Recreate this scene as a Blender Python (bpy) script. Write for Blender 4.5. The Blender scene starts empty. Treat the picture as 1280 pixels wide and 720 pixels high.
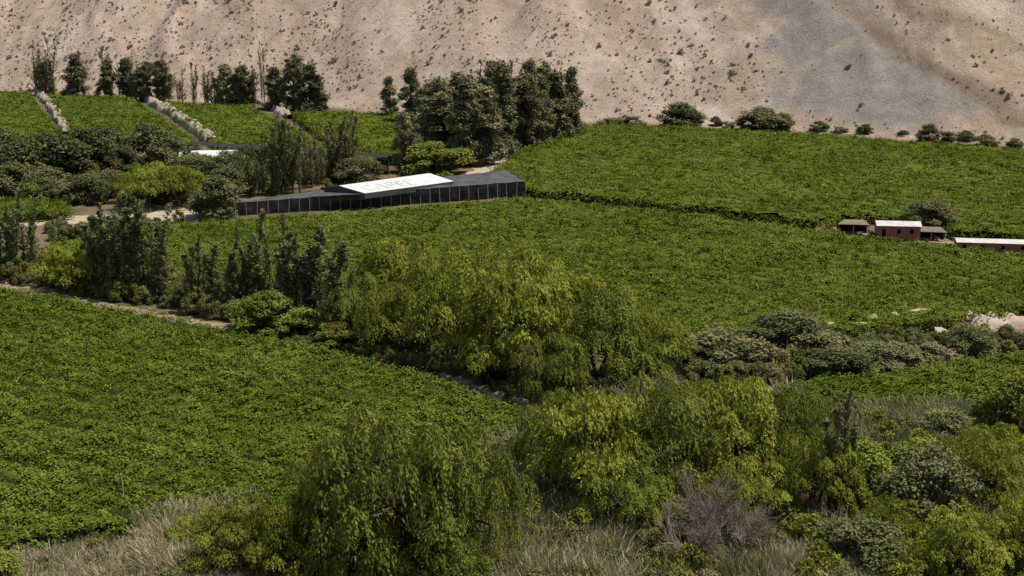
import bpy, math, numpy as np
from mathutils import Vector, Matrix
rng = np.random.default_rng(7)
sc = bpy.context.scene
COL = sc.collection

# ------------------------------------------------------------------ survey constants
H = 50.0; F = 1758.0; TH = math.radians(13.74)
CT, ST = math.cos(TH), math.sin(TH)

def _hash(xi, yi, seed):
    h = (xi.astype(np.int64)*374761393 + yi.astype(np.int64)*668265263 + seed*974634777) & 0xffffffff
    h = ((h ^ (h >> 13))*1274126177) & 0xffffffff
    h = h ^ (h >> 16)
    return h/4294967295.0
def vn(x, y, seed=0):
    x = np.asarray(x, float); y = np.asarray(y, float)
    xi = np.floor(x); yi = np.floor(y); fx = x-xi; fy = y-yi
    fx = fx*fx*(3-2*fx); fy = fy*fy*(3-2*fy)
    a = _hash(xi, yi, seed); b = _hash(xi+1, yi, seed); c = _hash(xi, yi+1, seed); d = _hash(xi+1, yi+1, seed)
    return a+(b-a)*fx+(c-a)*fy+(a-b-c+d)*fx*fy
def fbm(x, y, seed=0, o=4):
    s = 0; a = 0.5; t = 0
    for i in range(o):
        s = s+a*vn(x, y, seed+i*17); t += a; a *= .5; x = x*2.03+5.1; y = y*2.03+3.7
    return s/t
def sstep(a, b, x):
    t = np.clip((x-a)/(b-a), 0, 1); return t*t*(3-2*t)

BX = np.array([-3000, -400, -180, -64, -10, 20, 60, 128, 400, 3000.])
BY = np.array([700, 520, 488, 445, 412, 402, 392, 352, 250, 150.])
def tz(x, y):
    x = np.asarray(x, float); y = np.asarray(y, float)
    s = y-np.interp(x, BX, BY)+(fbm(x/40, y/40, 3)-.5)*10
    sp = np.maximum(s, 0)
    h = 0.50*(np.sqrt(sp*sp+14*14)-14)
    w = fbm(x/60, y/60, 21)*1.6
    g = 1-np.abs(2*vn(x/34+w, y/130+w*.4, 5)-1)
    g2 = 1-np.abs(2*vn(x/13+w*2, y/45, 9)-1)
    g3 = 1-np.abs(2*vn(x/5+w*4, y/30, 13)-1)
    ramp = np.clip(sp/60, 0, 1.6)
    h = h-ramp*(5.5*(1-g)**1+2.2*(1-g2)+.8*(1-g3))+ramp*3.0+(fbm(x/5, y/5, 31)-.5)*1.7*np.clip(sp/20, 0, 1)
    h = np.where(s > 0, np.maximum(h, 0), 0)
    f = np.maximum(92-y, 0)
    fr = 0.47*(np.sqrt(f*f+8*8)-8)
    fr = np.where(y < 92, np.minimum(fr, 42), 0)
    return h+fr

def P(u, v, z=0.0):
    dx = (u-640)/F; dy = (v-360)/F
    t = (H-z)/(ST+dy*CT)
    return np.array([dx*t, (CT-dy*ST)*t, z])
def hillP(u, v):
    dx = (u-640)/F; dy = (v-360)/F
    t = np.arange(60, 1500, .5)
    x = dx*t; y = (CT-dy*ST)*t; z = H-(ST+dy*CT)*t
    k = np.argmax(z < tz(x, y)); return np.array([x[k], y[k], tz(x[k], y[k])])
def depth(v):
    return H/(ST+(v-360)/F*CT)

def seg_dist(x, y, pl):
    d = np.full(np.shape(x), 1e9)
    for (a, b) in zip(pl[:-1], pl[1:]):
        ax, ay = a[0], a[1]; bx, by = b[0]-ax, b[1]-ay
        t = np.clip(((x-ax)*bx+(y-ay)*by)/(bx*bx+by*by+1e-9), 0, 1)
        d = np.minimum(d, np.hypot(x-ax-t*bx, y-ay-t*by))
    return d
def inside(x, y, poly):
    r = np.zeros(np.shape(x), bool); n = len(poly)
    for i in range(n):
        x1, y1 = poly[i][0], poly[i][1]; x2, y2 = poly[(i+1) % n][0], poly[(i+1) % n][1]
        if y1 == y2: continue
        c = ((y1 > y) != (y2 > y)) & (x < (x2-x1)*(y-y1)/(y2-y1)+x1)
        r ^= c
    return r
def sample(poly, n):
    poly = np.array(poly)[:, :2]; lo = poly.min(0); hi = poly.max(0); out = []
    tot = 0
    while tot < n:
        p = rng.uniform(lo, hi, (max(n, 100), 2)); p = p[inside(p[:, 0], p[:, 1], poly)]
        out.append(p); tot += len(p)
    return np.concatenate(out)[:n]
def area(poly):
    p = np.array(poly); x = p[:, 0]; y = p[:, 1]
    return abs(np.dot(x, np.roll(y, -1))-np.dot(y, np.roll(x, -1)))/2
def px(pts, z=0.0): return [P(a, b, z) for a, b in pts]

# ------------------------------------------------------------------ materials
def newmat(name):
    m = bpy.data.materials.new(name); m.use_nodes = True
    nt = m.node_tree; nt.nodes.clear(); out = nt.nodes.new('ShaderNodeOutputMaterial')
    return m, nt, out
def N(nt, t, **k):
    n = nt.nodes.new(t)
    for a, b in k.items(): setattr(n, a, b)
    return n
def mixc(nt, fac, a, b, blend='MIX'):
    n = N(nt, 'ShaderNodeMix', data_type='RGBA', blend_type=blend)
    for i, s in ((0, fac), (6, a), (7, b)):
        if isinstance(s, bpy.types.NodeSocket): nt.links.new(s, n.inputs[i])
        else: n.inputs[i].default_value = s if i == 0 else (*s, 1)
    return n.outputs[2]
def noise(nt, scale, detail=3, vec=None, rough=.6):
    n = N(nt, 'ShaderNodeTexNoise'); n.inputs['Scale'].default_value = scale
    n.inputs['Detail'].default_value = detail; n.inputs['Roughness'].default_value = rough
    if vec is None:
        g = N(nt, 'ShaderNodeNewGeometry'); vec = g.outputs['Position']
    nt.links.new(vec, n.inputs['Vector']); return n.outputs['Fac']
def ramp(nt, s, a, b):
    n = N(nt, 'ShaderNodeMapRange'); nt.links.new(s, n.inputs[0])
    n.inputs[1].default_value = a; n.inputs[2].default_value = b; return n.outputs[0]

def leafmat(name, ca, cb, cc=None, trans=.3, big=.06, var=(.78, 1.18)):
    m, nt, out = newmat(name)
    at = N(nt, 'ShaderNodeAttribute', attribute_name='tint')
    c = mixc(nt, at.outputs['Fac'], ca, cb)
    if cc:
        c = mixc(nt, ramp(nt, noise(nt, big, 2), .48, .68), c, cc)
    oi = N(nt, 'ShaderNodeObjectInfo')
    mr = N(nt, 'ShaderNodeMapRange'); nt.links.new(oi.outputs['Random'], mr.inputs[0])
    mr.inputs[3].default_value = var[0]; mr.inputs[4].default_value = var[1]
    hs = N(nt, 'ShaderNodeHueSaturation'); nt.links.new(c, hs.inputs['Color']); nt.links.new(mr.outputs[0], hs.inputs['Value'])
    d = N(nt, 'ShaderNodeBsdfDiffuse')
    nt.links.new(hs.outputs[0], d.inputs[0])
    if trans > 0:
        t = N(nt, 'ShaderNodeBsdfTranslucent'); nt.links.new(hs.outputs[0], t.inputs[0])
        mx = N(nt, 'ShaderNodeMixShader'); mx.inputs[0].default_value = trans
        nt.links.new(d.outputs[0], mx.inputs[1]); nt.links.new(t.outputs[0], mx.inputs[2])
        nt.links.new(mx.outputs[0], out.inputs[0])
    else: nt.links.new(d.outputs[0], out.inputs[0])
    return m
def surf(name, ca, cb, scale=1.0, rough=.9, bump=0.0, bs=4.0, alpha=1.0):
    m, nt, out = newmat(name)
    c = mixc(nt, ramp(nt, noise(nt, scale, 5), .3, .7), ca, cb)
    b = N(nt, 'ShaderNodeBsdfPrincipled'); b.inputs['Roughness'].default_value = rough
    b.inputs['Specular IOR Level'].default_value = .2
    nt.links.new(c, b.inputs['Base Color']); b.inputs['Alpha'].default_value = alpha
    if bump:
        bp = N(nt, 'ShaderNodeBump'); bp.inputs['Strength'].default_value = bump; bp.inputs['Distance'].default_value = .3
        nt.links.new(noise(nt, bs, 6), bp.inputs['Height']); nt.links.new(bp.outputs[0], b.inputs['Normal'])
    nt.links.new(b.outputs[0], out.inputs[0]); return m

M_bark = surf('bark', (.07, .055, .04), (.13, .105, .08), 3, bump=.5)
M_willow = leafmat('willow_leaf', (.125, .16, .022), (.35, .37, .062), (.23, .25, .042), big=.09, trans=.25)
M_willow2 = leafmat('willow_leaf_deep', (.085, .125, .022), (.26, .30, .058), (.24, .255, .055), big=.08, trans=.25)
M_euca = leafmat('eucalyptus_leaf', (.095, .108, .05), (.26, .265, .125), (.31, .265, .15), big=.12, trans=.2)
M_pop = leafmat('poplar_leaf', (.10, .125, .05), (.29, .32, .135), (.26, .245, .12))
M_dark = leafmat('carob_leaf', (.075, .092, .037), (.18, .195, .08), (.19, .17, .08), trans=.15)
M_grey = leafmat('grey_leaf', (.105, .12, .05), (.25, .26, .105), (.22, .20, .10), trans=.2)
M_shrub = leafmat('shrub_leaf', (.08, .115, .025), (.24, .265, .062), (.25, .225, .085), big=.12, trans=.2)
M_olive = leafmat('olive_shrub_leaf', (.125, .135, .052), (.28, .28, .12), (.32, .275, .15), big=.15, trans=.2)
M_vine = leafmat('vine_leaf', (.068, .105, .013), (.18, .228, .030), (.165, .195, .032), trans=0, big=.05, var=(.7, 1.2))
M_dry = leafmat('dry_scrub', (.19, .155, .10), (.29, .25, .17), (.21, .185, .11), trans=0)
M_straw = leafmat('straw_reed', (.33, .285, .16), (.64, .56, .38), (.27, .265, .125), big=.14, trans=.2)
M_reedg = leafmat('green_reed', (.17, .175, .075), (.40, .38, .21), (.16, .18, .07), big=.14, trans=.2)
M_twig = leafmat('bare_twig', (.21, .17, .14), (.37, .305, .25), trans=0)

# ------------------------------------------------------------------ mesh builder
class MB:
    def __init__(s): s.v = []; s.f = []; s.m = []; s.t = []; s.n = 0
    def add(s, v, f, mat, tint):
        v = np.asarray(v, float); f = np.asarray(f, int)
        s.v.append(v); s.f.append(f+s.n); s.n += len(v); s.m.append(np.full(len(f), mat))
        s.t.append(np.broadcast_to(np.asarray(tint, float), (len(v),)).copy())
    def tube(s, pts, rad, mat=0, k=6):
        pts = np.asarray(pts, float); ring = []
        for i, p in enumerate(pts):
            d = pts[min(i+1, len(pts)-1)]-pts[max(i-1, 0)]; d = d/(np.linalg.norm(d)+1e-9)
            a = np.cross(d, [0.31, .9, .1]); a /= np.linalg.norm(a)+1e-9; b = np.cross(d, a)
            th = np.arange(k)*2*math.pi/k
            ring.append(p+rad[i]*(np.cos(th)[:, None]*a+np.sin(th)[:, None]*b))
        v = np.concatenate(ring); f = []
        for i in range(len(pts)-1):
            for j in range(k):
                f.append((i*k+j, i*k+(j+1) % k, (i+1)*k+(j+1) % k, (i+1)*k+j))
        s.add(v, f, mat, .5)
    def leaves(s, c, ax, nr, L, W, tint, mat=1):
        c = np.asarray(c); n = len(c)
        ax = ax/(np.linalg.norm(ax, axis=1)[:, None]+1e-9)
        sd = np.cross(ax, nr); sd /= np.linalg.norm(sd, axis=1)[:, None]+1e-9
        nn = np.cross(sd, ax)
        L = np.broadcast_to(L, (n,))[:, None]; W = np.broadcast_to(W, (n,))[:, None]
        v = np.empty((n, 4, 3))
        v[:, 0] = c-ax*L*.5; v[:, 1] = c+sd*W*.5+nn*W*.12; v[:, 2] = c+ax*L*.5; v[:, 3] = c-sd*W*.5+nn*W*.12
        f = np.arange(n*4).reshape(n, 4)
        s.add(v.reshape(-1, 3), f, mat, np.repeat(np.broadcast_to(tint, (n,)), 4))
    def mesh(s, name, mats):
        v = np.concatenate(s.v); f = np.concatenate(s.f); m = np.concatenate(s.m); t = np.concatenate(s.t)
        me = bpy.data.meshes.new(name); me.vertices.add(len(v)); me.vertices.foreach_set('co', v.ravel())
        me.loops.add(f.size); me.loops.foreach_set('vertex_index', f.ravel().astype(np.int32))
        me.polygons.add(len(f)); me.polygons.foreach_set('loop_start', np.arange(0, f.size, 4, dtype=np.int32))
        me.polygons.foreach_set('material_index', m.astype(np.int32))
        a = me.attributes.new('tint', 'FLOAT', 'POINT'); a.data.foreach_set('value', np.clip(t, 0, 1).astype(np.float32))
        for q in mats: me.materials.append(q)
        me.update(calc_edges=True); me.validate(); me['h'] = float(np.percentile(v[:, 2], 99.5)); 
        me['w'] = float(np.percentile(np.abs(v[:, :2]), 98.5)*2)
        return me
def rdir(r, n):
    d = r.normal(size=(n, 3)); return d/np.linalg.norm(d, axis=1)[:, None]

def willow(seed, mat, nb=44, ns=36, nl=11, drop=1.0, brr=(.85, 1.6), lf=1.0, shell=(.45, .9), vert=.85, inner=.5):
    r = np.random.default_rng(seed); b = MB()
    R = 5.0; zc = 4.3
    stems = []
    for i in range(3):
        a = r.uniform(0, 6.28); e = np.array([math.cos(a)*1.4, math.sin(a)*1.4, 3.4+r.uniform(-.5, .8)])
        b.tube([[0.2*math.cos(a), .2*math.sin(a), -.3], e*[.35, .35, .5]+r.normal(0, .12, 3), e], [.30, .2, .13]); stems.append(e)
    sx = 1+r.normal(0, .1); C = []
    for i in range(nb):
        best = None
        for _ in range(8):
            d = rdir(r, 1)[0]
            if d[2] < -.3: d[2] *= -.4
            rr = R*r.uniform(*shell)
            c = np.array([d[0]*rr*sx, d[1]*rr, zc+d[2]*rr*vert+.3]); c[2] = max(c[2], 1.1)
            dm = min([np.linalg.norm(c-q) for q in C], default=9)
            if best is None or dm > best[0]: best = (dm, c)
        c = best[1]; C.append(c)
        e = stems[r.integers(3)]
        b.tube([e, (e+c)/2+r.normal(0, .2, 3), e+(c-e)*.85], [.10, .06, .03], k=4)
        br = r.uniform(*brr); bt = r.uniform(.1, .9)
        dd = rdir(r, ns); dd[:, 2] = np.abs(dd[:, 2])*1.15-.3
        st = c+dd*br*r.uniform(inner, 1.06, (ns, 1))*[1, 1, .8]
        ln = r.uniform(.3, 1.4, ns)*(1.2-.6*dd[:, 2])*drop
        t = np.linspace(0, 1, nl)[None, :, None]
        oh = dd*[1, 1, 0]
        pts = st[:, None]+oh[:, None]*(t**.6)*.6*min(1, drop+.1)+np.array([0, 0, -1])*(t**1.4)*ln[:, None, None]+r.normal(0, .10, (ns, nl, 3))
        dn = np.repeat(dd, nl, 0); on = np.repeat(oh, nl, 0); hz = np.repeat(dd[:, 2], nl)
        pts = pts.reshape(-1, 3); kk = pts[:, 2] > .15; pts = pts[kk]; dn = dn[kk]; on = on[kk]; hz = hz[kk]
        n = len(pts)
        ax = on*.7+np.array([0, 0, -.9])+r.normal(0, .45, (n, 3)); nr = dn+[0, 0, .9]+r.normal(0, .4, (n, 3))
        b.leaves(pts, ax, nr, lf*r.uniform(.24, .46, n), lf*r.uniform(.11, .18, n), np.clip(bt+.15*hz+r.normal(0, .2, n), 0, 1))  # tint rises toward lobe tops: sunlit tops put into the leaf colour
    return b.mesh('willow', [M_bark, mat])

def blobtree(seed, mat, R, Hh, z0, nb, nl, br, L, W, trunk=True, prof=None, droop=0.):
    r = np.random.default_rng(seed); b = MB()
    lean = r.normal(0, .03*Hh, 2)
    if trunk:
        b.tube([[0, 0, -.3], [lean[0]*.4, lean[1]*.4, Hh*.45], [lean[0], lean[1], Hh*.85]], [.022*Hh, .015*Hh, .004*Hh])
    for i in range(nb):
        t = (i+r.uniform(0, 1))/nb; z = z0+(Hh-z0)*t
        pr = prof(t) if prof else math.sqrt(max(0.05, 1-(2*t-.8)**2/1.45))
        a = r.uniform(0, 6.28); rad = R*pr*r.uniform(.15, .95)**.6*.85
        c = np.array([math.cos(a)*rad+lean[0]*t, math.sin(a)*rad+lean[1]*t, z])
        if trunk: b.tube([[lean[0]*t*.8, lean[1]*t*.8, max(.2, z-rad*.6-.3)], c], [.006*Hh, .002*Hh], k=4)
        rr = br*r.uniform(.6, 1.3); bt = r.uniform(.05, .9)
        n = int(nl*r.uniform(.7, 1.2)); dd = rdir(r, n)
        p = c+dd*rr*(r.uniform(0, 1, (n, 1))**.5)*[1, 1, .85+droop*.6]+r.normal(0, rr*.16, (n, 3)); p[:, 2] = np.maximum(p[:, 2], .08)
        ax = rdir(r, n)+[0, 0, -droop]; nr = dd+[0, 0, .8]+r.normal(0, .4, (n, 3))
        b.leaves(p, ax, nr, L*r.uniform(.7, 1.3, n), W*r.uniform(.7, 1.3, n), np.clip(bt+r.normal(0, .2, n), 0, 1))
    return b.mesh('tree', [M_bark, mat])

def slender(seed, mat, Hh=11., n_st=5, R=1.0, nbr=46, sp=.5, lean=.3):
    r = np.random.default_rng(seed); b = MB()
    for i in range(n_st):
        hh = Hh*r.uniform(.5, .95) if i else Hh
        bx = r.normal(0, sp if i else .05, 2); ln = r.normal(0, sp*1.2, 2)+[lean, 0]
        q = np.linspace(0, 1, 6)[:, None]
        cl = np.concatenate([bx+ln*q**1.5, q*hh], axis=1)+np.concatenate([r.normal(0, .08, (6, 2)), np.zeros((6, 1))], 1)
        b.tube(cl, np.linspace(.11, .015, 6), k=5)
        for j in range(nbr):
            t = r.uniform(.08, 1)**.9; base = np.array([np.interp(t, q[:, 0], cl[:, k]) for k in range(3)])
            a = r.uniform(0, 6.28); l = R*r.uniform(.4, 1.3)*(1.03-t)**.6*(.5+.5*min(1, t*3))
            n = 22; s = r.uniform(0, 1, n)[:, None]
            dirh = np.array([math.cos(a), math.sin(a), 0]); p = base+dirh*l*s*.85+np.array([.1, 0, 1])*s*l*1.3+r.normal(0, .09, (n, 3))
            ax = dirh*.8+[0, 0, .6]+r.normal(0, .5, (n, 3)); nr = dirh*.7+[0, 0, .9]+r.normal(0, .6, (n, 3))
            b.leaves(p, ax, nr, r.uniform(.2, .36, n), r.uniform(.10, .18, n), np.clip(r.uniform(.1, .9)+r.normal(0, .2, n), 0, 1))
    return b.mesh('slender', [M_bark, mat])

def blades(seed, mat, n, hgt, spread, w):
    r = np.random.default_rng(seed); b = MB()
    base = np.c_[r.normal(0, spread, (n, 2)), np.zeros(n)]; out = np.c_[r.normal(0, .22, (n, 2))+base[:, :2]*.25, np.ones(n)]
    h = hgt*r.uniform(.5, 1.1, n)[:, None]
    for k, (s0, bend) in enumerate(((.25, 0), (.75, .25))):
        o = out*1.0; o[:, :2] *= (1+bend*3)
        c = base+out*h*s0+np.c_[out[:, :2]*h*bend*.5, np.zeros(n)]
        b.leaves(c, o, np.c_[r.normal(0, 1, (n, 2)), np.full(n, .6)], h[:, 0]*.62, w, np.clip(r.normal(.4+.25*k, .22, n), 0, 1))
    return b.mesh('blades', [M_bark, mat])

def twigs(seed):
    r = np.random.default_rng(seed); b = MB()
    def grow(p, d, l, rad, lv):
        e = p+d*l; b.tube([p, (p+e)/2+r.normal(0, .05*l, 3), e], [rad, rad*.8, rad*.6], mat=1, k=3)
        if lv == 0: return
        for _ in range(4):
            nd = d+r.normal(0, .42, 3)+[0, 0, .1]; nd /= np.linalg.norm(nd)
            grow(p+d*l*r.uniform(.5, 1), nd, l*r.uniform(.55, .85), rad*.62, lv-1)
    for i in range(6):
        a = r.uniform(0, 6.28); d = np.array([math.cos(a)*.6, math.sin(a)*.6, 1.]); d /= np.linalg.norm(d)
        grow(np.array([0, 0, -.1]), d, .9, .04, 4)
    return b.mesh('twigs', [M_bark, M_twig])

def vine_clump(seed, mat=None, n=15, rad=.5, L=.24):
    r = np.random.default_rng(seed); b = MB()
    p = r.normal(0, 1, (n, 3))*[rad*.62, rad*.62, .12]; p[:, 2] += .08
    ax = r.normal(0, 1, (n, 3))*[1, 1, .3]; nr = r.normal(0, .42, (n, 3))+[0, 0, 1.]
    b.leaves(p, ax, nr, L*r.uniform(.8, 1.4, n), L*.9*r.uniform(.7, 1.2, n), np.clip(r.uniform(.05, .85)+r.normal(0, .22, n), 0, 1), mat=0)
    return b.mesh('clump', [mat or M_vine])

colm = lambda t: (1-t**4)*(.5+.4*abs(math.sin(t*7+1)))
VAR = {
 'willow': [willow(s, M_willow, nb=30, ns=64, nl=7, drop=.5, brr=(.9, 1.5), shell=(.66, 1.02), inner=.7) for s in (1, 2, 3, 4, 5)],
 'willowd': [willow(s, M_willow2, nb=36, ns=52, nl=11, drop=1.15, brr=(.75, 1.3), lf=.85, shell=(.62, 1.05), inner=.6, vert=.95) for s in (11, 12, 13, 14)],
 'euca': [blobtree(s, M_euca, 3.4, 18, 1.2, 56, 160, .95, .62, .24, droop=.5, prof=colm if s % 2 else None) for s in (21, 22, 23, 24, 25)],
 'slender': [slender(s, M_pop, n_st=3+s % 3, R=1.3) for s in (31, 32, 33, 34, 35, 36)],
 'slendere': [slender(s, M_euca, 13, 4, 1.9, 40, sp=.6) for s in (36, 37, 38)],
 'slenderg': [slender(s, M_grey, 12, 5, 1.5, 36, sp=1.0, lean=1.0) for s in (41, 42, 43)],
 'dark': [blobtree(s, M_dark, 3.4, 7, .6, 34, 200, 1.0, .42, .22) for s in (51, 52, 53)],
 'shrub': [blobtree(s, M_shrub, 1.6, 2.4, .2, 18, 160, .5, .24, .13, False) for s in (61, 62, 63)],
 'shrubw': [blobtree(s, M_willow, 1.6, 2.6, .2, 18, 160, .5, .28, .13, False, droop=.8) for s in (64, 65, 66)],
 'olive': [blobtree(s, M_olive, 1.6, 2.2, .2, 18, 160, .5, .22, .1, False) for s in (67, 68, 69)],
 'grey': [blobtree(s, M_grey, 3.0, 5, .3, 38, 280, .8, .28, .13, True) for s in (71, 72, 75)],
 'broad': [blobtree(s, M_willow2, 3.2, 6, .3, 40, 280, .85, .32, .16, True) for s in (73, 74, 76)],
 'hillbush': [blobtree(s, M_dry, .6, .7, .08, 6, 30, .3, .2, .13, False) for s in (81, 82, 83)],
 'reed': [blades(s, M_straw, 110, 2.6, .55, .09) for s in (91, 92, 93)],
 'reedg': [blades(s, M_reedg, 110, 2.6, .6, .09) for s in (87, 88, 89)],
 'grass': [blades(s, M_straw, 80, 1.1, .55, .07) for s in (94, 95)],
 'twig': [twigs(s) for s in (96, 97)],
 'vine': [vine_clump(s) for s in (101, 102, 103, 104)],
}
NAMES = {'willow': 'willow_tree', 'willowd': 'pepper_tree', 'euca': 'eucalyptus_tree', 'slender': 'poplar_tree', 'slendere': 'cypress_tree',
 'slenderg': 'casuarina_tree', 'dark': 'carob_tree', 'shrub': 'green_shrub', 'shrubw': 'willow_shrub', 'olive': 'olive_shrub',
 'grey': 'acacia_tree', 'broad': 'broadleaf_tree', 'twig': 'bare_bush', 'reed': 'reed_clump'}

def obj(name, me, parent=None):
    o = bpy.data.objects.new(name, me); COL.objects.link(o)
    if parent: o.parent = parent
    return o
def T(kind, u, v, hp, wp=None, rz=None):
    me = VAR[kind][rng.integers(len(VAR[kind]))]
    p = P(u, v); s = F/depth(v)
    sz = hp/s/me['h']/.97; sx = (wp/s/me['w']) if wp else sz
    o = obj(NAMES[kind], me); o.location = p; o.rotation_euler = (rng.normal(0, .02), rng.normal(0, .02), rng.uniform(0, 6.28) if rz is None else rz+rng.normal(0, .5))
    o.scale = (sx, sx, sz); return o

# ------------------------------------------------------------------ GN scatter
srcs = {}
def source(kinds):
    key = '_'.join(kinds)
    if key in srcs: return srcs[key]
    c = bpy.data.collections.new('src_'+key); i = 0
    for k in kinds:
        for me in VAR[k]:
            o = bpy.data.objects.new(f'src_{key}_{i:02d}', me); c.objects.link(o); i += 1
    srcs[key] = (c, i); return srcs[key]
def scatter(name, kinds, pts, scl, parent=None, tilt=0.05):
    c, cnt = source(kinds); n = len(pts)
    me = bpy.data.meshes.new(name); me.vertices.add(n); me.vertices.foreach_set('co', np.asarray(pts, np.float32).ravel())
    a = me.attributes.new('rot', 'FLOAT_VECTOR', 'POINT')
    a.data.foreach_set('vector', np.c_[rng.normal(0, tilt, (n, 2)), rng.uniform(0, 6.28, n)].astype(np.float32).ravel())
    scl = np.asarray(scl); 
    if scl.ndim == 1: scl = np.repeat(scl[:, None], 3, 1)
    a = me.attributes.new('scl', 'FLOAT_VECTOR', 'POINT'); a.data.foreach_set('vector', scl.astype(np.float32).ravel())
    a = me.attributes.new('idx', 'INT', 'POINT'); a.data.foreach_set('value', rng.integers(0, cnt, n).astype(np.int32))
    o = obj(name, me, parent)
    ng = bpy.data.node_groups.new('scatter_'+name, 'GeometryNodeTree')
    ng.interface.new_socket('Geometry', in_out='INPUT', socket_type='NodeSocketGeometry')
    ng.interface.new_socket('Geometry', in_out='OUTPUT', socket_type='NodeSocketGeometry')
    gi = ng.nodes.new('NodeGroupInput'); go = ng.nodes.new('NodeGroupOutput'); ip = ng.nodes.new('GeometryNodeInstanceOnPoints')
    ci = ng.nodes.new('GeometryNodeCollectionInfo'); ci.inputs['Collection'].default_value = c
    ci.inputs['Separate Children'].default_value = True; ci.inputs['Reset Children'].default_value = True
    ng.links.new(gi.outputs[0], ip.inputs['Points']); ng.links.new(ci.outputs[0], ip.inputs['Instance']); ip.inputs['Pick Instance'].default_value = True
    for nm, ty, so in (('rot', 'FLOAT_VECTOR', 'Rotation'), ('scl', 'FLOAT_VECTOR', 'Scale'), ('idx', 'INT', 'Instance Index')):
        q = ng.nodes.new('GeometryNodeInputNamedAttribute'); q.data_type = ty; q.inputs['Name'].default_value = nm
        ng.links.new(q.outputs['Attribute'], ip.inputs[so])
    ng.links.new(ip.outputs[0], go.inputs[0])
    md = o.modifiers.new('scatter', 'NODES'); md.node_group = ng
    return o

def grid_mesh(name, X, Y, Z, keep=None, mats=()):
    ny, nx = X.shape
    v = np.c_[X.ravel(), Y.ravel(), Z.ravel()]; idx = np.arange(nx*ny).reshape(ny, nx)
    f = np.stack([idx[:-1, :-1], idx[:-1, 1:], idx[1:, 1:], idx[1:, :-1]], -1).reshape(-1, 4)
    if keep is not None:
        k = keep.ravel(); f = f[k[f].all(1)]
        used = np.unique(f); mp = -np.ones(len(v), int); mp[used] = np.arange(len(used)); f = mp[f]; v = v[used]
    me = bpy.data.meshes.new(name); me.vertices.add(len(v)); me.vertices.foreach_set('co', v.ravel())
    me.loops.add(f.size); me.loops.foreach_set('vertex_index', f.ravel().astype(np.int32))
    me.polygons.add(len(f)); me.polygons.foreach_set('loop_start', np.arange(0, f.size, 4, dtype=np.int32))
    me.polygons.foreach_set('use_smooth', np.ones(len(f), bool))
    me.update(calc_edges=True)
    for m in mats: me.materials.append(m)
    return me, v

# ------------------------------------------------------------------ terrain
xs = np.concatenate([np.arange(-3000, -300, 60), np.arange(-300, 300, 1.8), np.arange(300, 3001, 60)])
ys = np.concatenate([np.arange(-400, 60, 12), np.arange(60, 330, 3), np.arange(330, 620, 1.6), np.arange(620, 1000, 10), np.arange(1000, 4000, 80)])
X, Y = np.meshgrid(xs, ys); Z = tz(X, Y)
Z = np.where(Z > 600, 600+(Z-600)*.1, Z)
m, nt, out = newmat('terrain_soil')
at = N(nt, 'ShaderNodeAttribute', attribute_name='gcol')
n1 = noise(nt, .35, 8, rough=.7); n2 = noise(nt, 2.0, 5, rough=.75)
c = mixc(nt, ramp(nt, n1, .35, .7), (.84, .82, .80), (1.10, 1.10, 1.10)); c = mixc(nt, 1.0, at.outputs['Color'], c, 'MULTIPLY')
c2 = mixc(nt, ramp(nt, n2, .38, .60), (.72, .69, .66), (1.13, 1.13, 1.13)); c = mixc(nt, 1.0, c, c2, 'MULTIPLY')
b = N(nt, 'ShaderNodeBsdfPrincipled'); b.inputs['Roughness'].default_value = .95; b.inputs['Specular IOR Level'].default_value = .1
nt.links.new(c, b.inputs['Base Color'])
bp = N(nt, 'ShaderNodeBump'); bp.inputs['Strength'].default_value = .8; bp.inputs['Distance'].default_value = .8
nt.links.new(noise(nt, .8, 9, rough=.75), bp.inputs['Height']); nt.links.new(bp.outputs[0], b.inputs['Normal'])
nt.links.new(b.outputs[0], out.inputs[0]); M_ground = m
me, v = grid_mesh('terrain', X, Y, Z, mats=[M_ground])
x, y = v[:, 0], v[:, 1]
def L3(a, b, k): return a+(np.asarray(b)-a)*k[:, None]
s = y-np.interp(x, BX, BY)
col = np.tile(np.array([.23, .17, .11]), (len(v), 1))
col = L3(col, [.11, .115, .045], sstep(.42, .62, fbm(x/9, y/9, 2)))
col = L3(col, [.30, .25, .14], sstep(150, 118, y)*sstep(.35, .6, fbm(x/6, y/6, 12)))
hill = np.tile(np.array([.445, .355, .28]), (len(v), 1))
hill = L3(hill, [.38, .30, .22], sstep(20, 110, x+(fbm(x/30, y/30, 8)-.5)*80))
hill = L3(hill, [.50, .415, .34], sstep(.5, .75, fbm(x/18, y/40, 14)))
hill = L3(hill, [.33, .26, .20], sstep(.52, .75, fbm(x/11+3, y/22, 15))*.75)
hill = L3(hill, [.31, .24, .18], sstep(.55, .72, fbm((x+y*.35)/3.2, y/28, 19, 3))*.55)
hill = L3(hill, [.53, .45, .37], sstep(.58, .74, fbm((x+y*.3)/4.1, y/34, 29, 3))*.55)
wx = x+(fbm(x/12, y/12, 41)-.5)*22; wy = y+(fbm(x/12, y/12, 47)-.5)*22
gp = [hillP(a, b) for a, b in ((960, -60), (1040, -60), (1130, 50), (1190, 100), (1240, 150), (1120, 160), (960, 135), (975, 60), (930, 10))]
sd = seg_dist(wx, wy, gp+[gp[0]]); sd = np.where(inside(wx, wy, gp), sd, -sd)
hill = L3(hill, [.27, .255, .235], sstep(-5, 8, sd+(fbm(x/4, y/4, 88)-.5)*12)*.8)
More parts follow.
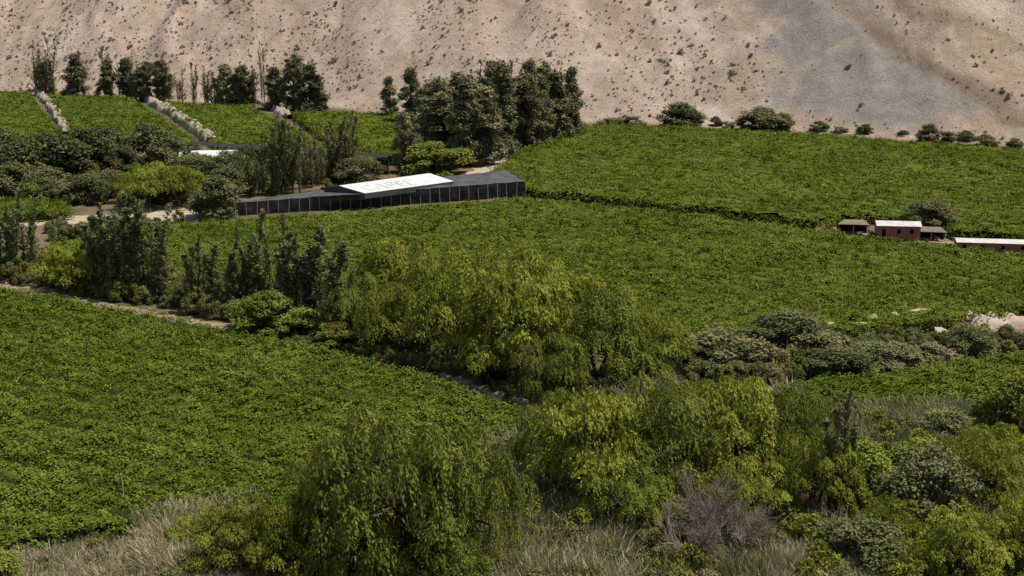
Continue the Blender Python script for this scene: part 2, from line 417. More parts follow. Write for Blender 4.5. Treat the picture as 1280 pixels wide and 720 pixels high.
for pl, w, cc, k in (([(1040, 0), (1130, 60), (1200, 105), (1290, 155)], 3.2, [.20, .15, .11], .8), ([(905, 0), (870, 35), (835, 60), (790, 90)], 2.5, [.52, .43, .35], .7),
                  ([(1060, 57), (1030, 75), (1000, 90), (990, 120)], 1.2, [.42, .34, .26], .55), ([(740, 0), (800, 40), (830, 90)], 2.0, [.31, .235, .18], .7), ([(1280, 60), (1180, 30), (1100, -10)], 2.0, [.25, .19, .13], .7), ([(1240, 100), (1160, 70), (1120, 40)], 1.5, [.50, .40, .30], .5)):
    d = seg_dist(wx*.4+x*.6, wy*.4+y*.6, [hillP(a, b) for a, b in pl]); hill = L3(hill, cc, sstep(w*1.6, w*.4, d)*k)
k = sstep(-3, 5, s+(fbm(x/8, y/8, 50)-.5)*8); col = col*(1-k[:, None])+hill*k[:, None]
a = me.attributes.new('gcol', 'FLOAT_COLOR', 'POINT'); a.data.foreach_set('color', np.c_[col, np.ones(len(col))].astype(np.float32).ravel())
terrain = obj('valley_terrain', me)

n = 20000
q = np.c_[rng.uniform(-230, 230, n), np.zeros(n)]; ss = rng.uniform(3, 130, n)
q[:, 1] = np.interp(q[:, 0], BX, BY)+ss
dens = .08+1.1*sstep(.38, .68, fbm(q[:, 0]/14, q[:, 1]/22, 77))*sstep(150, -40, q[:, 0])+.12
keep = (rng.uniform(0, 1.2, n) < dens) & ~(inside(q[:, 0], q[:, 1], gp) & (rng.uniform(0, 1, n) < .8)); q = q[keep]
pts = np.c_[q, tz(q[:, 0], q[:, 1])-.05]
sz = rng.lognormal(-.68, .45, len(q))
scatter('hillside_scrub', ['hillbush'], pts, np.c_[sz, sz, sz*rng.uniform(.7, 1.1, len(q))])

# ------------------------------------------------------------------ strips (tracks)
M_sand = surf('sand_track', (.36, .28, .20), (.50, .41, .31), .8, bump=.4)
M_track = surf('dirt_track', (.22, .15, .095), (.36, .26, .175), .7, bump=.4)
M_bank = surf('dirt_bank', (.25, .18, .12), (.38, .29, .20), .9, bump=.7, bs=3)
M_stone = surf('pale_stone', (.26, .21, .16), (.44, .37, .29), 1.2, bump=.8, bs=3)
def resample(pl, step):
    pl = np.array(pl)[:, :2]; d = np.r_[0, np.cumsum(np.hypot(*np.diff(pl, axis=0).T))]
    n = max(2, int(d[-1]/step)); t = np.linspace(0, d[-1], n); return np.c_[np.interp(t, d, pl[:, 0]), np.interp(t, d, pl[:, 1])]
def strip(name, pl, w, mat, z=.03, prof=None):
    p = resample(px(pl), 1.0); t = np.gradient(p, axis=0); t /= np.linalg.norm(t, axis=1)[:, None]; nn = np.c_[-t[:, 1], t[:, 0]]
    p = p+nn*((vn(np.arange(len(p))*.12, np.zeros(len(p)), 9)-.5)*w*.35)[:, None]
    k = 11; q = np.linspace(-1, 1, k)
    wv = w*.5*(.6+.8*vn(np.arange(len(p))*.3, np.zeros(len(p)), 5))
    XX = p[:, 0][:, None]+nn[:, 0][:, None]*q*wv[:, None]; YY = p[:, 1][:, None]+nn[:, 1][:, None]*q*wv[:, None]
    ZZ = np.full(XX.shape, z)
    if prof: ZZ = z-.05+prof*np.clip(1.6*(1-q**2), 0, 1)[None, :]*(.1+1.6*fbm(XX*.8, YY*.8, 6, 3))
    me, _ = grid_mesh(name, XX, YY, ZZ, mats=[mat]); return obj(name, me)
strip('sandy_track', [(-60, 284), (60, 277), (140, 279), (190, 272), (245, 265)], 11, M_sand, .03)
strip('dirt_track', [(-60, 342), (70, 370), (215, 398), (400, 430), (470, 440), (540, 460), (620, 492), (690, 520)], 2.6, M_track, .03)
strip('dirt_track', [(655, 244), (800, 258), (940, 276), (1040, 288), (1200, 303), (1400, 327)], 5, M_track, .034)
strip('gravel_road', [(590, 222), (625, 200), (668, 178), (690, 160)], 7, M_sand, .03)
strip('earth_embankment', [(1020, 418), (1150, 404), (1230, 408), (1400, 404)], 5, M_sand, .0, prof=1.4)
strip('earth_embankment', [(1170, 424), (1240, 425), (1400, 428)], 6, M_sand, .0, prof=1.0)
strip('earth_embankment', [(-60, 350), (70, 375), (215, 403), (330, 424)], 1.6, M_bank, 0, prof=.6)
strip('earth_embankment', [(540, 466), (570, 477), (625, 498), (680, 520)], 1.8, M_bank, 0, prof=1.0)
strip('dry_stone_wall', [(38, 106), (60, 130), (84, 168)], 2.8, M_stone, 0, prof=1.7)
strip('dry_stone_wall', [(166, 116), (215, 143), (266, 180)], 3.6, M_stone, 0, prof=1.9)
strip('dry_stone_wall', [(310, 125), (335, 133), (366, 149)], 3.4, M_stone, 0, prof=1.6)

# ------------------------------------------------------------------ vineyards
rowdir = (P(1280, 312)-P(660, 242))[:2]; rowdir /= np.linalg.norm(rowdir); rown = np.array([-rowdir[1], rowdir[0]])
m, nt, out = newmat('vine_canopy')
at = N(nt, 'ShaderNodeAttribute', attribute_name='row_shade')
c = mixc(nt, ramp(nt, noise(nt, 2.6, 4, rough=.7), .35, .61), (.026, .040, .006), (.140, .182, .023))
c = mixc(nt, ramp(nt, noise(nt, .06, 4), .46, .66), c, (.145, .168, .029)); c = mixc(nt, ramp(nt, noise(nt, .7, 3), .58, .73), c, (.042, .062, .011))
c = mixc(nt, at.outputs['Fac'], c, (.022, .034, .008))  # shade between vine rows painted into the canopy colour
b = N(nt, 'ShaderNodeBsdfDiffuse'); nt.links.new(c, b.inputs[0])
bp = N(nt, 'ShaderNodeBump'); bp.inputs['Strength'].default_value = 1; bp.inputs['Distance'].default_value = .4
nt.links.new(noise(nt, 3, 6, rough=.7), bp.inputs['Height']); nt.links.new(bp.outputs[0], b.inputs['Normal']); nt.links.new(b.outputs[0], out.inputs[0]); M_can = m
def field(pix, dens, scl, top=1.75, amp=.30, step=1.0, rowamp=.15, per=3.4):
    poly = px(pix, top); pa = np.array(poly); lo = pa[:, :2].min(0); hi = pa[:, :2].max(0)
    X, Y = np.meshgrid(np.arange(lo[0], hi[0], step), np.arange(lo[1], hi[1], step))
    def rowc(x, y):
        return np.cos((x*rown[0]+y*rown[1]+(fbm(x/14, y/14, 90, 2)-.5)*1.0)*2*math.pi/per)
    def cz(x, y):
        return top+amp*(fbm(x/2.2, y/2.2, 61, 3)-.5)*1.8+rowamp*rowc(x, y)+.45*(fbm(x/18, y/18, 66, 2)-.5)
    wX = X+(vn(X/3, Y/3, 1)-.5)*2; wY = Y+(vn(X/3, Y/3, 2)-.5)*2
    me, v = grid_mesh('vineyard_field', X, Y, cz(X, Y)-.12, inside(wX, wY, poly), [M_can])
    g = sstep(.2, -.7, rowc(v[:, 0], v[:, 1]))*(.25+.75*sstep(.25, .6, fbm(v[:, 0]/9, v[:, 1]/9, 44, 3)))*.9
    a = me.attributes.new('row_shade', 'FLOAT', 'POINT'); a.data.foreach_set('value', g.astype(np.float32))
    o = obj('vineyard_field', me)
    n = int(area(poly)*dens); p = sample(poly, n)
    pr = .55+.45*rowc(p[:, 0], p[:, 1]); pr *= .4+.9*sstep(.25, .55, fbm(p[:, 0]/3.5, p[:, 1]/3.5, 70, 3))
    p = p[rng.uniform(0, .8, len(p)) < pr]
    z = cz(p[:, 0], p[:, 1])+rng.normal(-.02, .08, len(p))
    sz = scl*rng.uniform(.6, 1.3, len(p))
    loop = resample(np.vstack([pa, pa[:1]]), .45); kk = 3
    sk = np.repeat(loop, kk, 0)+rng.normal(0, .45, (len(loop)*kk, 2)); szk = rng.uniform(.8, 1.5, len(sk))
    pts = np.r_[np.c_[p, z], np.c_[sk, rng.uniform(.3, top, len(sk))]]
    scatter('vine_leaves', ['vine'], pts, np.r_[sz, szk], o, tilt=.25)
    return o
field([(-80, 350), (0, 358), (210, 397), (400, 437), (520, 464), (600, 494), (668, 520), (620, 556), (500, 600), (380, 625), (200, 650), (0, 680), (-80, 690)], 4.5, 1.0, step=.5, rowamp=.1)
field([(70, 304), (200, 280), (300, 275), (470, 262), (655, 248), (800, 260), (940, 277), (1100, 298), (1280, 318), (1400, 331), (1400, 374), (1280, 384), (1150, 402), (1040, 411), (930, 420), (850, 420), (700, 420), (600, 400), (430, 400), (350, 370), (200, 345), (80, 335), (55, 320)], 1.9, 1.15, step=.7)
field([(618, 212), (650, 190), (700, 165), (730, 156), (820, 157), (1000, 166), (1280, 186), (1400, 198), (1400, 308), (1280, 294), (1195, 288), (1180, 272), (1050, 268), (1030, 277), (940, 266), (655, 235)], 1.0, 1.35, step=.8, per=4.2)
field([(-120, 116), (32, 114), (74, 168), (50, 178), (-120, 190)], .8, 1.6, step=1., per=4.6)
field([(60, 118), (160, 121), (250, 180), (200, 182), (94, 168)], .8, 1.6, step=1., per=4.6)
field([(204, 128), (308, 132), (350, 152), (430, 196), (276, 182)], .8, 1.6, step=1., per=4.6)
field([(366, 140), (500, 142), (500, 195), (440, 196)], .8, 1.6, step=1., per=4.6)
field([(970, 484), (1130, 462), (1280, 441), (1400, 430), (1400, 505), (1280, 512), (1150, 520), (1040, 505)], 4.5, 1.0, step=.6, rowamp=.1)
field([(-60, 244), (75, 250), (84, 264), (-60, 270)], 1.8, 1.3)

# ------------------------------------------------------------------ buildings
M_net = surf('shade_net', (.016, .016, .017), (.045, .045, .047), .6, rough=.8, bump=.4, bs=1.2, alpha=.84)
M_netroof = surf('shade_net_roof', (.05, .05, .051), (.11, .11, .108), .35, rough=.7, bump=.3, bs=.8)
M_white = surf('white_sheet', (.56, .56, .54), (.72, .72, .70), .5, rough=.6)
M_let = surf('faded_green_paint', (.48, .55, .46), (.58, .64, .56), .9)
M_pole = surf('pale_pole', (.32, .27, .20), (.45, .38, .29), 2)
M_brick = surf('red_brick', (.31, .095, .065), (.43, .16, .11), 1.5)
M_brown = surf('brown_roof', (.16, .12, .085), (.24, .19, .14), 1.5)
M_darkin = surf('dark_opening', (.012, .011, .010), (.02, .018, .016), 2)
M_rust = surf('corrugated_sheet', (.46, .43, .39), (.68, .65, .60), 1.2, rough=.6)
def poly_obj(name, verts, faces, mat, parent=None):
    me = bpy.data.meshes.new(name); me.from_pydata([tuple(map(float, v)) for v in verts], [], faces); me.materials.append(mat); me.update()
    return obj(name, me, parent)
def empty(name):
    o = bpy.data.objects.new(name, None); COL.objects.link(o); return o
def pole(p, h, r, parent=None, name='post', lean=.03, mat=None):
    b = MB(); l = rng.normal(0, lean*h, 2)
    b.tube([[p[0], p[1], -.2], [p[0]+l[0], p[1]+l[1], h]], [r, r*.8], k=6)
    b.leaves(np.array([[p[0]+l[0], p[1]+l[1], h]]), np.array([[1., 0, 0]]), np.array([[0, 0, 1.]]), r*2, r*2, .5, mat=0)
    return obj(name, b.mesh(name, [mat or M_pole]), parent)

def wall_between(name, a, b_, h0, h1, mat, parent, n=40, fold=.12):
    t = np.linspace(0, 1, n); q = np.linspace(0, 1, 5)
    p = a[:2][None]*(1-t[:, None])+b_[:2][None]*t[:, None]; d = (b_-a)[:2]; d /= np.linalg.norm(d); nn = np.array([-d[1], d[0]])
    XX = np.empty((5, n)); YY = XX.copy(); ZZ = XX.copy()
    for i, qq in enumerate(q):
        o = fold*np.sin(t*n*1.3+qq*2)*math.sin(qq*3.14)+rng.normal(0, fold*.3, n)
        XX[i] = p[:, 0]+nn[0]*o; YY[i] = p[:, 1]+nn[1]*o; ZZ[i] = qq*(h0+(h1-h0)*t)
    me, _ = grid_mesh(name, XX, YY, ZZ, mats=[mat]); return obj(name, me, parent)

shed = empty('shade_net_shed')
FL = P(295, 270); FR = P(657, 246); BR = P(634, 213, 3.6); BL = P(405, 236, 3.0)
wall_between('net_front', FL, FR, 2.5, 3.2, M_net, shed, 90)
wall_between('net_right', FR, np.array([BR[0], BR[1], 0]), 3.2, 3.6, M_net, shed, 30)
wall_between('net_back', np.array([BR[0], BR[1], 0]), np.array([BL[0], BL[1], 0]), 3.6, 3.0, M_net, shed, 60)
wall_between('net_left', np.array([BL[0], BL[1], 0]), FL, 3.0, 2.5, M_net, shed, 40)
nu, nv = 80, 14
U, V = np.meshgrid(np.linspace(0, 1, nu), np.linspace(0, 1, nv))
fl = np.array([FL[0], FL[1], 2.52]); fr = np.array([FR[0], FR[1], 3.22])
R3 = fl*((1-U)*(1-V))[..., None]+fr*(U*(1-V))[..., None]+BR*(U*V)[..., None]+BL*((1-U)*V)[..., None]
R3[..., 2] += .14*np.abs(np.sin(U*math.pi*14))-.1+.08*np.sin(V*15)
me, _ = grid_mesh('net_roof', R3[..., 0], R3[..., 1], R3[..., 2], mats=[M_netroof]); obj('net_roof', me, shed)
for i in range(30):
    t = i/29; p = FL*(1-t)+FR*t; p = p+np.array([0, -.18, 0]); pole(p, 2.8+.6*t+rng.normal(0, .15), .06, shed, f'net_post_{i}', .05)
for i in range(9):
    t = i/8; p = FR*(1-t)+np.array([BR[0], BR[1], 0])*t+np.array([.2, 0, 0]); pole(p, 3.6+rng.normal(0, .15), .06, shed, f'side_post_{i}', .04)
r0 = P(424, 232, 4.5); r1 = P(537, 216.5, 4.6); l0 = P(456, 241.5, 3.5); l1 = P(567, 226.5, 3.6)
bk = (r0-l0)*.6; bk[2] = -bk[2]
g0 = r0+bk; g1 = r1+bk
def slab(name, q, th, mat, parent):
    q = [np.array(a) for a in q]; n = np.cross(q[1]-q[0], q[3]-q[0]); n /= np.linalg.norm(n)
    if n[2] < 0: n = -n
    v = q+[a-n*th for a in q]
    return poly_obj(name, v, [(0, 1, 2, 3), (7, 6, 5, 4), (0, 4, 5, 1), (1, 5, 6, 2), (2, 6, 7, 3), (3, 7, 4, 0)], mat, parent)
slab('white_roof', [l0, l1, r1, r0], .12, M_white, shed)
slab('rear_roof', [r0+[0, .02, -.01], r1+[0, .02, -.01], g1, g0], .12, M_netroof, shed)
ww = [np.array([a[0], a[1], a[2]-.15]) for a in (l0, l1, g1, g0)]; wb = [np.array([a[0], a[1], 2.4]) for a in ww]
rr0 = r0-[0, 0, .15]; rr1 = r1-[0, 0, .15]
poly_obj('walls', wb+ww+[rr0, rr1], [(0, 1, 5, 4), (1, 2, 6, 9, 5), (2, 3, 7, 6), (3, 0, 4, 8, 7)], M_netroof, shed)
apx = P(398, 236.5, 3.0)
poly_obj('net_gusset', [l0-[0, 0, .13], r0-[0, 0, .13], apx, P(385, 246, 2.75)], [(0, 1, 2), (0, 2, 3)], M_netroof, shed)
ex = (l1-l0); Lx = np.linalg.norm(ex); ex /= Lx; ey = (r0-l0); ey = ey-ex*np.dot(ey, ex); Ly = np.linalg.norm(ey); ey /= Ly; nz = np.cross(ex, ey)
sk = np.dot(r0-l0, ex)
for i in range(1, 9):
    t = i/9; a_ = l0*(1-t)+l1*t+nz*.012; b_ = r0*(1-t)+r1*t+nz*.012
    slab(f'roof_seam_{i}', [a_, a_+ex*.05, b_+ex*.05, b_], .01, M_rust, shed)
cu = bpy.data.curves.new('roof_letters', 'FONT'); cu.body = 'CAPEL'; cu.size = Ly*.8; cu.space_character = 1.2; cu.extrude = .004; cu.materials.append(M_let)
lo_ = bpy.data.objects.new('roof_letters', cu); COL.objects.link(lo_); lo_.parent = shed
o_ = l0+ex*(sk*.25+Lx*.08)+ey*Ly*.2+nz*.03
lo_.matrix_world = Matrix(((ex[0]*.82, ey[0], nz[0], o_[0]), (ex[1]*.82, ey[1], nz[1], o_[1]), (ex[2]*.82, ey[2], nz[2], o_[2]), (0, 0, 0, 1)))

def gable(name, u, v, wp, hp, dm, ang, wallm, roofm, roofh=.7, openings=()):
    p = P(u, v); s = F/depth(v); W = wp/s; Hh = hp/s
    e = empty(name); e.location = p; e.rotation_euler = (0, 0, ang)
    w = W/2; d = dm/2; t = Hh-roofh
    poly_obj('walls', [(-w, -d, 0), (w, -d, 0), (w, d, 0), (-w, d, 0), (-w, -d, t), (w, -d, t), (w, d, t), (-w, d, t), (-w, 0, Hh-.05), (w, 0, Hh-.05)],
             [(0, 1, 5, 4), (1, 2, 6, 9, 5), (2, 3, 7, 6), (3, 0, 4, 8, 7)], wallm, e)
    a = .22; k = roofh/d
    A = lambda *c: np.array(c, float)
    slab('roof_front', [A(-w-a, -d-a, t-k*a+.05), A(w+a, -d-a, t-k*a+.05), A(w+a, 0, Hh+.05), A(-w-a, 0, Hh+.05)], .08, roofm, e)
    slab('roof_back', [A(-w-a, 0.01, Hh+.045), A(w+a, 0.01, Hh+.045), A(w+a, d+a, t-k*a+.05), A(-w-a, d+a, t-k*a+.05)], .08, roofm, e)
    for i, (x0, x1, z0, z1) in enumerate(openings):
        x0, x1 = -w+x0*W, -w+x1*W; z0 *= t; z1 *= t
        poly_obj(f'opening_{i}', [(x0, -d-.02, z0+.01), (x1, -d-.02, z0+.01), (x1, -d-.02, z1), (x0, -d-.02, z1)], [(0, 1, 2, 3)], M_darkin, e)
        fr = .06
        for j, (a0, a1, b0, b1) in enumerate(((x0-fr, x0, z0, z1+fr), (x1, x1+fr, z0, z1+fr), (x0, x1, z1, z1+fr))):
            slab(f'frame_{i}_{j}', [A(a0, -d-.05, b0), A(a1, -d-.05, b0), A(a1, -d-.05, b1), A(a0, -d-.05, b1)], .045, M_pole, e)
    return e
gable('brick_house', 1121, 298, 52, 22, 3.6, -.12, M_brick, M_rust, .5, [(.1, .2, 0, .8), (.45, .55, .45, .8), (.75, .85, .45, .8)])
gable('brick_house', 1250, 314, 108, 15, 3.4, -.14, M_brick, M_rust, .3, [(.05, .1, .4, .8), (.25, .3, 0, .8), (.47, .53, .4, .8), (.7, .76, .4, .8)])
gable('farm_house', 262, 207, 68, 19, 11, .12, M_darkin, M_white, 1.4, [(.1, .25, 0, .8), (.6, .75, .2, .8)])
def openhut(name, u, v, wp, hp, dm, ang):
    p = P(u, v); s = F/depth(v); W = wp/s/2; Hh = hp/s; d = dm/2; A = lambda *c: np.array(c, float)
    e = empty(name); e.location = p; e.rotation_euler = (0, 0, ang)
    slab('roof', [A(-W-.3, -d-.3, Hh-.55), A(W+.3, -d-.3, Hh-.6), A(W*.7, 0, Hh), A(-W*.6, 0, Hh)], .12, M_brown, e)
    slab('roof_back', [A(-W*.6, .01, Hh), A(W*.7, .01, Hh), A(W+.3, d+.3, Hh-.55), A(-W-.3, d+.3, Hh-.55)], .12, M_brown, e)
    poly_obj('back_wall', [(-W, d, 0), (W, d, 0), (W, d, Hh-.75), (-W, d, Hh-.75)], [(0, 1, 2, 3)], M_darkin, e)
    poly_obj('side_wall', [(W, -d*.2, 0), (W, d-.02, 0), (W, d-.02, Hh-.75), (W, -d*.2, Hh-.75)], [(0, 1, 2, 3)], M_brown, e)
    for i, (xx, yy) in enumerate(((-W, -d), (0, -d), (W, -d))):
        q = MB(); q.tube([[xx, yy, -.1], [xx, yy, Hh-.6]], [.09, .08]); obj(f'post_{i}', q.mesh('post', [M_pole]), e)
openhut('open_hut', 1065, 291, 36, 17, 3, -.1)
openhut('open_hut', 1162, 299, 34, 16, 3, -.15)
cn = empty('shade_net_canopy')
a0 = P(232, 180, 3.2); a1 = P(486, 200, 3.2); b0 = P(240, 176, 3.2); b1 = P(484, 193, 3.2)
slab('net', [a0, a1, b1, b0], .05, M_net, cn)
wall_between('net_wall', np.array([a0[0], a0[1]-.1, 0]), np.array([a1[0], a1[1]-.1, 0]), 2.0, 2.0, M_net, cn, 60)
for i in range(14):
    t = i/13; p = a0*(1-t)+a1*t; pole(p-[0, .3, 0], 3.4, .07, cn, f'post_{i}')

for u, v, hp in ((1022, 284, 20), (733, 250, 16), (157, 642, 54), (588, 545, 30), (800, 262, 12), (960, 172, 10), (1104, 250, 9)):
    pole(P(u, v), hp*depth(v)/F, .10, name='wooden_post')

pl = empty('power_line')
tops = []
for i, p in enumerate((P(560, 462), P(690, 528), P(800, 520))):
    b = MB(); hh = (4.0, 3.2, 6.0)[i]; b.tube([[p[0], p[1], -.2], [p[0], p[1], hh]], [.10, .07]); obj(f'pole_{i}', b.mesh('pole', [M_bark]), pl); tops.append(np.array([p[0], p[1], hh-.2]))
for i in (0, 1):
    for j, dz in enumerate((0, -.5)):
        q = np.linspace(0, 1, 16)[:, None]; w = tops[i]*(1-q)+tops[i+1]*q; w[:, 2] += dz-.5*4*(q*(1-q))[:, 0]
        b = MB(); b.tube(w, [.02]*16, k=4); obj(f'cable_{i}_{j}', b.mesh('cable', [M_darkin]), pl)

# ------------------------------------------------------------------ trees
for k, a in enumerate(((500, 402, 100, 125), (592, 402, 90, 130), (452, 428, 82, 90), (672, 415, 98, 125), (500, 445, 92, 105), (572, 460, 128, 130),
          (655, 475, 135, 140), (742, 440, 92, 115), (745, 486, 122, 150), (818, 472, 80, 110), (615, 430, 100, 100), (545, 430, 108, 90), (690, 503, 85, 95), (610, 482, 62, 80), (800, 482, 62, 80))):
    T('willowd' if k in (2, 8, 12) else 'willow', *a)
for a in ((500, 735, 225, 220), (410, 712, 150, 130), (585, 718, 180, 150), (455, 745, 120, 130), (550, 750, 100, 130)): T('willowd', *a)
for k, a in enumerate(((735, 640, 155, 160), (822, 625, 150, 150), (912, 605, 130, 140), (985, 600, 112, 120), (870, 555, 80, 100), (690, 600, 110, 100), (1015, 650, 110, 110), (780, 665, 90, 120), (930, 660, 90, 110), (1015, 575, 75, 100))):
    T('willowd' if k % 2 else 'willow', *a)
for a in ((310, 710, 85, 130), (360, 740, 110, 130), (250, 690, 50, 80)): T('willow', *a)
for a in ((1150, 660, 100, 110), (1230, 640, 90, 100), (1200, 740, 100, 130), (1270, 560, 90, 90), (1190, 560, 45, 80), (1080, 720, 70, 120), (1290, 720, 110, 120), (1130, 740, 60, 90), (1240, 600, 70, 100), (1070, 620, 70, 90), (1180, 620, 70, 90), (1110, 690, 70, 90), (1150, 600, 50, 80)):
    k = rng.uniform(); T('broad' if k < .35 else ('grey' if k < .6 else 'willow'), *a)
T('slender', 1045, 655, 170, 46); T('slender', 1052, 650, 140, 36)
for a in ((885, 690, 95, 100), (860, 710, 75, 90), (915, 700, 75, 80)): T('twig', *a)
for a in ((8, 345, 85), (22, 347, 105), (38, 347, 95), (68, 310, 45), (118, 362, 90), (132, 368, 112), (150, 370, 124), (165, 372, 116), (182, 373, 126), (198, 374, 114), (174, 371, 100), (142, 369, 100), (126, 365, 80), (207, 376, 90),
          (248, 388, 92), (262, 390, 82), (274, 391, 70), (292, 392, 104), (318, 390, 122), (332, 393, 95), (352, 400, 126), (370, 405, 116), (388, 412, 124), (405, 418, 105), (418, 428, 122), (140, 366, 70), (306, 391, 84), (362, 402, 98), (236, 384, 64), (380, 408, 100), (428, 428, 90)):
    T('slender', a[0], a[1], a[2], a[2]*.36, rz=0)
for a in ((85, 368, 62, 80), (70, 360, 45, 50)): T('willow', *a)
for a in ((340, 422, 55, 85), (320, 412, 40, 60), (380, 428, 40, 60), (425, 440, 35, 60)): T('broad', *a)
for a in ((30, 235, 62, 75), (75, 230, 60, 80), (110, 222, 58, 70), (140, 212, 50, 50), (190, 215, 58, 60), (212, 220, 50, 50), (10, 215, 50, 60), (55, 205, 35, 60), (60, 245, 35, 60), (15, 245, 40, 60), (270, 272, 50, 58), (155, 222, 38, 45), (285, 250, 40, 50)):
    T('dark', *a)
for a in ((185, 260, 52, 75), (225, 258, 48, 70), (205, 250, 45, 60), (160, 253, 35, 40)): T('willow', *a)
for a in ((312, 245, 62), (325, 245, 75), (340, 243, 92), (357, 243, 98), (374, 242, 90), (390, 235, 75), (404, 232, 68), (418, 228, 78), (434, 226, 82), (300, 240, 50), (348, 243, 84), (366, 241, 96), (426, 227, 70)):
    T('slenderg', a[0], a[1], a[2], a[2]*.40, rz=0)
for a in ((110, 254, 34, 60), (240, 225, 30, 60), (290, 230, 40, 60), (450, 228, 30, 60), (425, 222, 30, 50), (130, 245, 30, 60), (45, 250, 25, 50)): T('grey', *a)
for a in ((505, 215, 72, 30), (515, 205, 60, 26), (540, 190, 88, 50), (560, 200, 80, 52), (583, 208, 108, 50), (605, 205, 92, 50), (626, 198, 112, 46), (650, 190, 90, 46), (672, 184, 104, 42), (695, 178, 84, 42), (712, 174, 86, 32),
          (590, 185, 75, 50), (618, 180, 98, 42), (645, 172, 72, 46), (690, 168, 84, 36), (530, 180, 68, 36), (570, 185, 90, 36), (488, 150, 52, 24), (515, 158, 70, 30), (545, 165, 55, 40), (660, 186, 60, 50)):
    T('euca', *a)
for a in ((597, 195, 112, 22), (638, 186, 104, 22), (682, 178, 96, 22), (552, 192, 92, 22), (615, 206, 84, 24), (660, 190, 98, 22)): T('slendere', *a)
for a in ((545, 218, 38, 75), (525, 215, 28, 50)): T('broad', *a)
for a in ((98, 124, 54, 34), (160, 125, 50, 28), (185, 126, 46, 28), (285, 133, 50, 32), (348, 136, 50, 30), (366, 138, 66, 34), (388, 139, 56, 30), (400, 139, 44, 22), (58, 119, 40, 24), (175, 126, 40, 22), (296, 134, 40, 30), (205, 127, 50, 26), (131, 125, 50, 24), (305, 134, 50, 26)):
    T('euca', *a)
for a in ((45, 116, 62, 22), (66, 120, 74, 24), (54, 118, 52, 20), (131, 125, 60, 22), (138, 125, 44, 18), (196, 127, 46, 20), (205, 127, 54, 22), (305, 134, 54, 24), (312, 134, 44, 20), (265, 132, 42, 22), (272, 132, 46, 20), (228, 129, 40, 18), (243, 130, 50, 18), (256, 131, 45, 18), (328, 135, 78, 14), (318, 134, 45, 18), (215, 128, 45, 16), (150, 125, 44, 20), (106, 124, 58, 20), (376, 139, 62, 20), (168, 126, 52, 20), (340, 136, 52, 20), (92, 123, 46, 20)): T('slendere', *a)
for a in ((848, 160, 30, 52), (955, 164, 28, 56), (978, 164, 22, 30), (935, 162, 16, 30), (1160, 178, 22, 30), (862, 160, 22, 36)): T('dark', *a)
for a in ((1160, 285, 33, 68), (1212, 445, 38, 62), (985, 440, 52, 92)): T('grey', *a)
for a in ((895, 158, 12, 16), (1025, 165, 13, 24), (1080, 169, 13, 20), (1185, 178, 13, 20), (1208, 178, 14, 24), (1232, 183, 14, 28), (1268, 184, 11, 22), (1128, 172, 9, 16)): T('dark', *a)
for a in ((790, 158, 12, 40), (765, 157, 9, 40), (910, 160, 8, 20), (1050, 167, 8, 20)): T('olive', *a)
for a in ((900, 462, 48, 110), (945, 465, 42, 90), (870, 468, 40, 80), (1050, 470, 36, 90), (1105, 464, 34, 90), (1160, 458, 28, 70), (1020, 455, 40, 80)): T('grey' if rng.uniform() < .5 else 'olive', *a)

def region(name, kinds, pix, n, s0, s1, avoid=None):
    p = sample(px(pix), n)
    sz = rng.uniform(s0, s1, len(p)); scatter(name, kinds, np.c_[p, tz(p[:, 0], p[:, 1])], sz)
FR_ = [(560, 590), (690, 535), (820, 490), (980, 500), (1150, 530), (1280, 520), (1420, 515), (1420, 800), (560, 800)]
region('riverside_scrub', ['shrub', 'olive', 'shrubw', 'olive'], FR_, 640, .5, 1.25)
region('reed_bed', ['reedg', 'reedg', 'reed'], FR_, 750, .6, 1.1)
region('reed_bed', ['reed'], [(180, 665), (320, 640), (330, 700), (200, 730)], 280, .6, 1.0)
region('reed_bed', ['reed', 'reedg'], [(600, 650), (760, 640), (790, 760), (600, 760)], 300, .6, 1.05)
region('reed_bed', ['reed'], [(-80, 700), (200, 670), (220, 780), (-80, 780)], 240, .4, .75)
region('reed_bed', ['reedg'], [(1060, 530), (1210, 525), (1220, 590), (1090, 600)], 160, .7, 1.2)
region('reed_bed', ['reed', 'reedg'], [(900, 700), (1120, 680), (1120, 780), (900, 780)], 160, .6, 1.0)
region('dry_grass', ['grass'], [(-80, 675), (200, 652), (380, 625), (600, 600), (640, 800), (-80, 800)], 4000, .6, 1.3)
region('riverside_scrub', ['shrub', 'olive', 'shrubw'], [(200, 680), (380, 640), (600, 600), (640, 800), (200, 800)], 150, .4, 1.0)
region('riverside_scrub', ['shrub', 'olive', 'olive'], [(-80, 700), (200, 680), (200, 800), (-80, 800)], 60, .4, .8)
for a in ((-5, 735, 45, 70),): T('broad', *a)
region('stream_scrub', ['olive', 'shrub', 'olive'], [(820, 480), (850, 440), (1040, 430), (1160, 428), (1400, 432), (1400, 420), (1280, 442), (1130, 464), (980, 485)], 300, .5, 1.1)
region('hedgerow_scrub', ['shrub', 'olive', 'shrub'], [(-60, 325), (60, 335), (210, 352), (430, 405), (700, 470), (860, 470), (860, 500), (700, 506), (620, 484), (540, 458), (420, 433), (210, 388), (-60, 345)], 420, .5, 1.2)
region('hedgerow_scrub', ['shrub', 'olive', 'grass'], [(330, 418), (560, 464), (690, 516), (690, 524), (560, 474), (330, 430)], 200, .3, .75)
region('farmyard_scrub', ['shrub', 'olive', 'shrub', 'olive'], [(-60, 198), (230, 205), (480, 212), (420, 238), (295, 245), (290, 272), (220, 255), (150, 258), (60, 258), (-60, 240)], 330, .6, 1.6)
region('farmyard_scrub', ['shrub', 'olive'], [(60, 290), (240, 276), (200, 284), (70, 304)], 50, .5, 1.0)
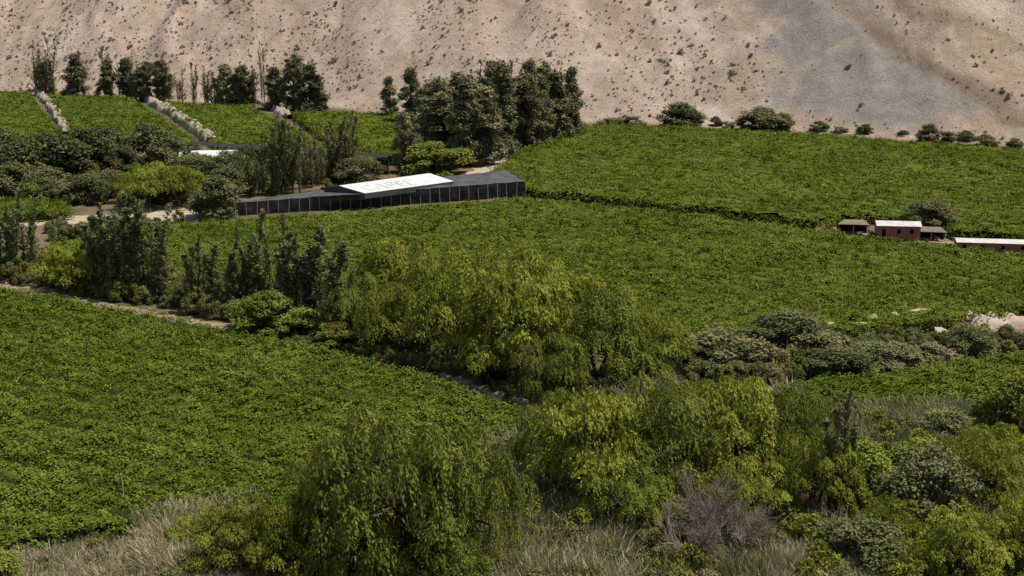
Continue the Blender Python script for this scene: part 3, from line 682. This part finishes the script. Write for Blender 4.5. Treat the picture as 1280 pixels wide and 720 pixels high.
region('track_weeds', ['olive', 'grass'], [(655, 240), (800, 254), (940, 272), (1040, 284), (1280, 306), (1280, 314), (1040, 292), (940, 279), (800, 261), (655, 248)], 120, .2, .45)

def rock(seed):
    import bmesh
    bm = bmesh.new(); bmesh.ops.create_icosphere(bm, subdivisions=2, radius=.5); r = np.random.default_rng(seed); k = r.uniform(.6, 1.2, 3)
    for v in bm.verts:
        n_ = float(vn(v.co.x*3+seed, v.co.y*3+v.co.z*2.3, seed)); f = .75+.5*n_; v.co = Vector((v.co.x*f*k[0], v.co.y*f*k[1], v.co.z*f*.7*k[2]))
    me = bpy.data.meshes.new('rock'); bm.to_mesh(me); bm.free(); me.materials.append(M_stone); return me
VAR['rock'] = [rock(s) for s in (1, 2, 3)]
for nm, pl, n, w, sc_ in (('track_stones', [(0, 352), (70, 374), (215, 402), (330, 424)], 120, 1.0, .3), ('embankment_stones', [(1060, 414), (1150, 406), (1280, 412)], 180, 2.2, .5), ('river_stones', [(960, 700), (1040, 705)], 60, 1.2, .6)):
    q = resample(px(pl), .2); q = q[rng.integers(0, len(q), n)]+rng.normal(0, w, (n, 2)); scatter(nm, ['rock'], np.c_[q, np.full(n, .15)], rng.lognormal(-.6, .5, n)*sc_*1.6, tilt=.5)

# ------------------------------------------------------------------ light & camera
w = bpy.data.worlds.new('World'); sc.world = w; w.use_nodes = True; nt = w.node_tree
bg = nt.nodes['Background']; sky = nt.nodes.new('ShaderNodeTexSky'); sky.sky_type = 'NISHITA'; sky.sun_disc = False
sd = Vector((.42, .06, .90)).normalized(); el = math.asin(sd.z); az = math.atan2(sd.x, sd.y)
sky.sun_elevation = el; sky.sun_rotation = az
nt.links.new(sky.outputs[0], bg.inputs[0]); bg.inputs[1].default_value = .095
L = bpy.data.lights.new('sun', 'SUN'); L.energy = 5.0; L.angle = math.radians(.5); L.color = (1, .93, .83)
lo = bpy.data.objects.new('sun', L); COL.objects.link(lo); lo.rotation_euler = (-sd).to_track_quat('-Z', 'Y').to_euler(); lo.location = (0, 0, 200)
cam = bpy.data.cameras.new('camera'); co = bpy.data.objects.new('camera', cam); COL.objects.link(co)
co.location = (0, 0, H); co.rotation_euler = (math.pi/2-TH, 0, 0); cam.sensor_width = 36; cam.lens = F/1280*36; cam.clip_end = 8000; cam.clip_start = .5
sc.camera = co
sc.view_settings.view_transform = 'Standard'; sc.view_settings.look = 'None'; sc.view_settings.exposure = 0
print('objects', len(bpy.data.objects))
